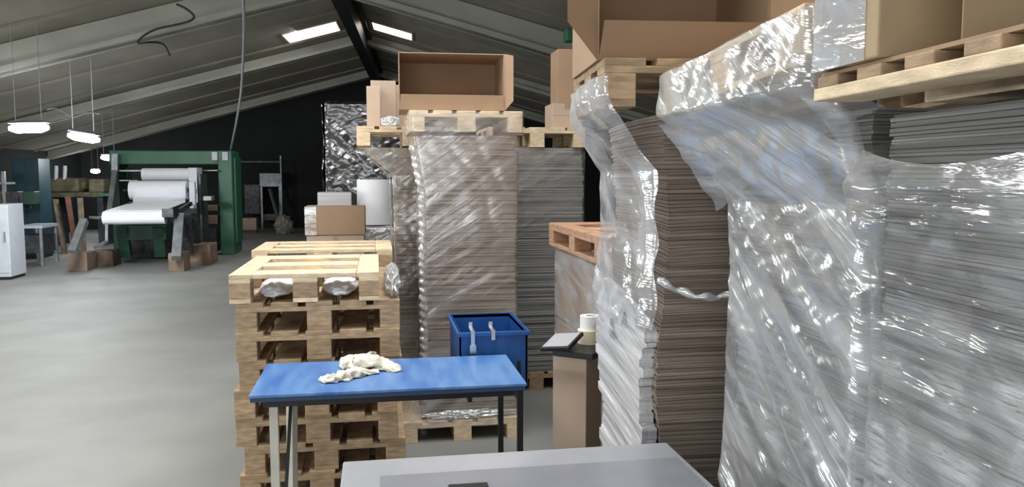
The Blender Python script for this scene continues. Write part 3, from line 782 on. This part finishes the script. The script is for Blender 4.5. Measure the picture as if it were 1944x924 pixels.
# light strut at left
MB().bar(lat(219,292,Ym-.4),lat(219,325,Ym-.4),.12).bar(lat(219,322,Ym-.4),lat(208,405,Ym-.9),.10).build('strut',STEEL,mc)
def roll(px0,px1,py0,py1,Y,name,m_,core=True):
    p=lat(px0,(py0+py1)/2,Y); q=lat(px1,(py0+py1)/2,Y); r=abs(lat(px0,py0,Y).z-lat(px0,py1,Y).z)/2
    q.y=p.y; q.z=p.z
    o=MB().tube([p,q],r,32).build(name,m_,mc,smooth=True)
    if core: MB().tube([p-Vector((.14,0,0)),q+Vector((.14,0,0))],r*.22,12).build('axle',BLACK,o,smooth=True)
    return p,q,r
roll(271,368,319,343,18.0,'paper_roll',PAPER)
p2,q2,r2=roll(248,356,343,379,17.4,'paper_roll',PAPER)
p3,q3,r3=roll(197,315,401,426,15.7,'feed_roll',PAPER)
# web of paper from second roll to feed roll
x0=lambda t:p3.x+(lat(252,384,16.9).x-p3.x)*t
pa=lat(252,384,16.9); pb=lat(352,384,16.9)
MB().prism([(p3.x+.02,p3.y,p3.z+r3+.002),(q3.x-.02,q3.y,q3.z+r3+.002),(pb.x,pb.y,pb.z),(pa.x,pa.y,pa.z)],(0,0,.008)).build('paper_web',PAPER,mc)
MB().prism([(pa.x,pa.y,pa.z),(pb.x,pb.y,pb.z),(q2.x-.05,q2.y,q2.z-r2*.6),(p2.x+.05,p2.y,p2.z-r2*.6)],(0,0,.008)).build('paper_web',PAPER,mc)
MB().bar(lat(205,408,15.75)+Vector((0,.2,0)),lat(250,386,16.8),.07).build('side_rail',STEELD,mc)
MB().bar(lat(322,408,15.75)+Vector((0,.2,0)),lat(362,386,16.8),.07).build('side_rail',STEELD,mc)
pbox(357,318,376,385,17.5,.5,'side_plate',WHITE); pbox(376,330,386,470,17.4,.6,'side_frame',STEELD)
pbox(358,345,371,398,17.0,.12,'guard_plate',WHITE)
pbox(240,318,247,470,18.1,.4,'inner_post',GREEND)
pbox(226,322,270,326,18.1,.06,'cross_rod',STEEL); pbox(376,322,413,325,18.1,.06,'cross_rod',STEEL); pbox(226,341,262,344,17.9,.06,'cross_rod',STEEL)
pbox(385,372,402,381,17.3,.3,'motor',STEEL)
for (px0,py0,px1,py1,Y,d) in ((220,428,316,455,16.6,1.6),):
    pbox(px0,py0,px1,py1,Y,d,'base_frame',GREEND)
def leg(pxs,m_,w,Y0,Y1,name='stand_leg'):
    return MB().bar(lat(*pxs[0],Y0),lat(*pxs[1],Y1),w,w*.8).build(name,m_,mc)
fl=atz(340,500,0); 
leg(((341,408),(335,490)),STEEL,.16,15.75,15.1); leg(((352,405),(356,478)),STEELD,.2,15.9,16.2); leg(((325,402),(350,440)),STEELD,.14,15.6,15.9)
leg(((318,404),(330,404)),STEELD,.2,15.5,15.9)
leg(((362,400),(372,470)),STEELD,.22,16.4,16.9)
leg(((160,418),(138,478)),STEEL,.13,15.6,15.1); leg(((203,425),(203,458)),STEEL,.06,15.7,15.7); leg(((203,458),(180,470)),STEEL,.06,15.7,15.5)
leg(((170,413),(200,413)),STEELD,.06,15.7,15.7); leg(((232,430),(240,485)),GREEND,.2,16.6,16.8); leg(((300,430),(305,485)),GREEND,.2,16.6,16.8)
def floorbox(px0,px1,pyb,h,d,name,m_,parent=mc):
    a=atz(px0,pyb,0); b=atz(px1,pyb,0); y=min(a.y,b.y); a=at(px0,pyb,y); b=at(px1,pyb,y)
    o=MB().box(a.x-mc.location.x,b.x-mc.location.x,y-17.0,y-17.0+d,0,h).build(name,m_,parent,bevel=.01); return o
TIM=mat('worn timber',(.26,.185,.135),.85,var=.25,vscale=4)
floorbox(320,350,515,.34,.5,'support_block',TIM); floorbox(358,400,503,.40,.7,'support_block',TIM); floorbox(130,166,514,.34,.5,'support_block',TIM)
floorbox(166,215,506,.30,.5,'support_block',WOODD)
floorbox(225,345,488,.42,1.6,'machine_bed',STEELD)
pbox(387,390,411,400,18.2,.5,'tray',TIM); pbox(387,410,411,425,18.2,.5,'tray',TIM); pbox(387,434,411,478,18.2,.5,'lower_cabinet',STEELD)
tag(mc,'green framed paper converting machine with three white rolls','machine')

# objects right of the machine
def put(label,cat,name,px0,py0,px1,pyb,d,m_,bev=.01,parts=None):
    y=min(atz(px0,pyb).y,atz(px1,pyb).y); a=at(px0,py0,y); b=at(px1,pyb,y)
    r=empty(name,((a.x+b.x)/2,y,0)); w2=(b.x-a.x)/2
    if parts: parts(r,w2,a.z,d)
    else: MB().box(-w2,w2,0,d,0,a.z).build('body',m_,r,bevel=bev)
    if label: tag(r,label,cat)
    return r
put('small pale grey carton on the floor right of the green column','carton','carton',460,414,487,442,.3,CARDL,parts=lambda r,w2,h,d:(MB().box(-w2,w2,0,d,.09,h).build('body',CARDL,r,bevel=.01),MB().box(-w2,w2,.0,d,.001,.085).build('base_block',WOODD,r),MB().box(-.03,.03,-.002,d+.002,h-.05,h+.003).build('tape',TAPE,r)))
def conveyor(r,w2,h,d):
    for x in (-w2+.05,w2-.05):
        for y in (.05,d-.05): MB().bar((x,y,0),(x,y,h-.25),.06).build('leg',STEEL,r)
    MB().box(-w2,w2,0,d,h-.45,h).build('hood',STEEL,r,bevel=.02)
    MB().box(-w2-.5,-w2,0.1,d-.2,.5,h-.35).build('motor_housing',STEELD,r,bevel=.03)
    MB().bar((w2,0,0),(w2,0,h+.55),.04).build('upright',STEEL,r)
    MB().bar((-w2-.9,0,h+.35),(w2,0,h+.35),.05).build('rail',STEELD,r)
    MB().box(-w2,w2,.2,d,.3,.5).build('shelf',STEELD,r)
    MB().bar((w2-.35,-.1,h-.5),(w2+.05,-.6,.0),.07).build('strut',STEEL,r)
put('grey machine with a steel hood and upright post beyond the green column','machine','small_machine',492,328,536,436,1.2,STEEL,parts=conveyor)
o=blob('filled_sack',BROWNM,None,0,0,0,.28,.3,.36,61,.3,24); q=atz(556,424); o.location=(q.x+.25,24.6,.20); tag(o,'slumped light sack heaped beside the grey hooded machine','sack')
o.data.materials[0]=mat('pale sacking',(.34,.31,.27),.9,var=.25,vscale=6)

# left clutter
def cab_white(r,w2,h,d):
    MB().box(-w2,w2,0,d,.05,h).build('body',WHITE,r,bevel=.01); MB().box(-w2+.02,w2-.02,-.012,0,.12,h-.06).build('door',WHITE,r,bevel=.004); MB().box(-w2+.02,w2-.02,.02,d-.02,0,.05).build('plinth',BLACK,r)
    MB().box(w2-.07,w2-.05,-.035,-.012,h*.5,h*.5+.18).build('handle',STEEL,r)
put('tall white cabinet at the left edge of the hall floor','cabinet','white_cabinet',-22,388,22,531,.6,WHITE,parts=cab_white)
def cab_teal(r,w2,h,d):
    MB().box(-w2,w2,0,d,.05,h).build('body',TEAL,r,bevel=.01)
    for s in (-1,1):
        dd=MB().box(s*w2*.03 if s>0 else -w2+.02, w2-.02 if s>0 else -w2*.03, -.015,0,.15,h-.05).build('door',TEAL,r,bevel=.004)
        MB().box(s*.08-.01,s*.08+.01,-.04,-.015,h*.5,h*.5+.15).build('handle',STEEL,dd)
    MB().box(-w2+.02,w2-.02,.02,d-.02,0,.05).build('plinth',BLACK,r)
put('dark teal steel cabinet standing behind the white topped bench','cabinet','steel_cabinet',22,300,82,490,.6,TEAL,parts=cab_teal)
def bench(r,w2,h,d):
    MB().box(-w2,w2,0,d,h-.06,h).build('bench_top',WHITE,r,bevel=.005)
    for x in (-w2+.04,w2-.04):
        for y in (.04,d-.04): MB().bar((x,y,0),(x,y,h-.06),.05).build('leg',STEEL,r)
    MB().box(-w2+.05,w2-.05,.05,d-.05,.25,.6).build('drawer_box',STEELD,r)
put('low bench with white top in front of the teal cabinet','bench','bench',34,428,84,505,.8,WHITE,parts=bench)
# olive work bench machine with levers and timber on top
def saw(r,w2,h,d):
    MB().box(-w2,w2,0,d,h-.5,h-.38).build('bed',OLIVE,r,bevel=.02)
    for x in (-w2+.1,w2-.1): MB().box(x-.07,x+.07,.05,d-.05,0,h-.5).build('leg',STEELD,r,bevel=.01)
    MB().box(-w2,-w2+.75,.05,d-.1,h-.38,h-.02).build('gear_head',OLIVE,r,bevel=.06)
    MB().tube([(-w2+.75,d*.4,h-.22),(w2-.05,d*.4,h-.22)],.10,16).build('shaft',OLIVE,r,smooth=True)
    MB().box(-w2+1.0,-w2+1.35,.0,d*.5,h-.38,h-.05).build('clamp',OLIVE,r,bevel=.03)
    for x in (-w2+.22,-w2+.42): MB().tube([(x,.1,h-.1),(x+.03,.1,h+.28)],.045,12).build('lever',WHITE,r,smooth=True)
    MB().bar((w2-.1,0,h-.45),(w2+.9,0,h-.40),.06).build('rail',GREEN,r)
put('olive old machine with two pale levers beside the teal cabinet','machine','old_machine',84,336,200,466,1.0,OLIVE,parts=saw)
for k,(pa,pb,m_,lb) in enumerate((((105,378),(122,472),BROWNM,'brown board leaning on the olive machine, nearest the teal cabinet'),((119,374),(136,470),mat('rust red board',(.12,.045,.03),.8,var=.2),'dark red board leaning on the olive machine between two brown ones'),((134,376),(140,470),BROWNM,'brown board leaning on the olive machine, nearest the green machine'))):
    b=atz(pb[0],pb[1]+2,0); b.y=19.15; a=at(pa[0],pa[1],19.55); b.x=at(pb[0],460,19.15).x
    a.x+=k*.10; b.x+=k*.10
    o=MB().bar(b,a,.12,.03).build('leaning_board',m_,None); tag(o,lb,'board')
bt=at(10,340,14.4)
# shelf with bright bits at far left
def rack(r,w2,h,d):
    for x in (-w2,w2): MB().bar((x,0,0),(x,0,h),.06).build('post',STEEL,r)
    for z in (h*.35,h*.62,h*.86): MB().box(-w2,w2,-.02,d,z,z+.04).build('shelf',STEEL,r)
    for k in range(4): MB().box(-w2+.06+k*.3,-w2+.26+k*.3,.02,.3,h*.62+.04,h*.62+.3).build('tin',[WHITE,BROWNM,STEELD,GREEND][k],r,bevel=.01)
    MB().box(-w2+.1,w2-.2,.02,.4,h*.86+.04,h*.86+.2).build('bundle',BROWNM,r,bevel=.03)
put('steel rack of tins and parts at the far left edge','rack','shelf_rack',-60,325,16,500,.5,STEEL,parts=rack)
# ------------------------------------------------------------------ lamps
def roof_z(x,y):
    v=HM.inverted()@Vector((x,y,0)); return RIDGE-abs(v.x)*SL
lampp=[(55,243,12.0,.50,2,'oval white hanging lamp, leftmost and lowest over the hall'),(159,261,13.5,.46,-10,'tilted oval hanging lamp right of the leftmost lamp'),(207,299,19.5,.34,0,'small distant hanging lamp by the top left of the green machine'),(181,325,25,.24,0,'tiny far lamp glowing behind the olive machine')]
for px,py,Y,w_,tl_,lb in lampp:
    p=at(px,py,Y); r=empty('pendant_lamp',p); TM=Matrix.Rotation(R(-tl_),4,'Y')
    MB().tube([(-w_/2+.0,0,0),(-w_/2+.09,0,0),(w_/2-.09,0,0),(w_/2,0,0)],[.03,.066,.066,.03],16).build('tube',LAMP,r,smooth='all',M=TM)
    MB().prism([(-w_/2+.02,-.12,.062),(w_/2-.02,-.12,.062),(w_/2-.02,.12,.062),(-w_/2+.02,.12,.062)],(0,0,.03)).build('housing',STEELD,r,bevel=.01,M=TM)
    zr=roof_z(p.x,p.y)-p.z
    for s in (-1,1): MB().tube([(s*w_*.33,0,.1),(s*w_*.33,0,zr-.02)],.006 if Y<15 else .008,6).build('wire',CABLE,r)
    tag(r,lb,'lamp','hanging lamps over the far left')
# cables
def cable(name,pts,r,m_,lb):
    P=[]; n=len(pts)
    for i in range(n-1):
        p0=pts[max(i-1,0)];p1=pts[i];p2=pts[i+1];p3=pts[min(i+2,n-1)]
        for k in range(10):
            u=k/10; P.append(.5*((2*p1)+(-p0+p2)*u+(2*p0-5*p1+4*p2-p3)*u*u+(-p0+3*p1-3*p2+p3)*u**3))
    P.append(pts[-1]); o=MB().tube(P,r,8).build(name,m_,None,smooth=True); tag(o,lb,'cable'); return o
top=at(462,0,12.0); zr=roof_z(top.x,12.0); t0=Vector((top.x,12.0,zr))
yy=18.2
pts=[t0, at(462,0,12.3), at(463,60,13.0), at(461,120,14.0), at(457,180,15.2), at(448,235,16.8), at(438,284,18.6)]
cable('hanging_cable',pts,.022,CABLE,'grey cable hanging from the roof down to the green machine')
# black looped cable on beam
pts=[at(335,8,12.5),at(352,16,12.5),at(368,30,12.5),at(360,40,12.5),at(330,48,12.5),at(295,56,12.5),at(270,70,12.5),at(262,82,12.5),at(285,80,12.55),at(310,84,12.9),at(322,105,13.4)]
cable('looped_cable',pts,.016,CABLED,'dark cable looping loosely across the face of the roof beam')
pts=[at(88,208,12.9),at(104,206,12.9),at(120,212,12.9),at(140,222,12.9),at(165,214,12.9),at(190,216,12.9)]
cable('lamp_cable',pts,.009,CABLED,'thin cable strung above the two left lamps')
# green fixture under the roof right
p=at(1090,72,9.5); fx=empty('roof_heater',p)
MB().box(-.12,.03,-.1,.1,-.05,.10).build('housing',GREEN,fx,bevel=.02); MB().box(-.03,.10,-.12,.0,-.10,.0).build('grille',STEEL,fx,bevel=.01)
MB().bar((0,0,.09),(0,0,roof_z(p.x,p.y)-p.z),.02).build('hanger',STEELD,fx)
tag(fx,'small green and grey fixture hanging under the roof near the tall brown carton','fixture')

# ------------------------------------------------------------------ render look
sc.view_settings.view_transform='Standard'; sc.view_settings.look='None'; sc.view_settings.gamma=1
sc.view_settings.use_curve_mapping=False; sc.view_settings.exposure=0.0
sc.cycles.transparent_max_bounces=16; sc.cycles.max_bounces=8
sc.cycles.sample_clamp_indirect=6
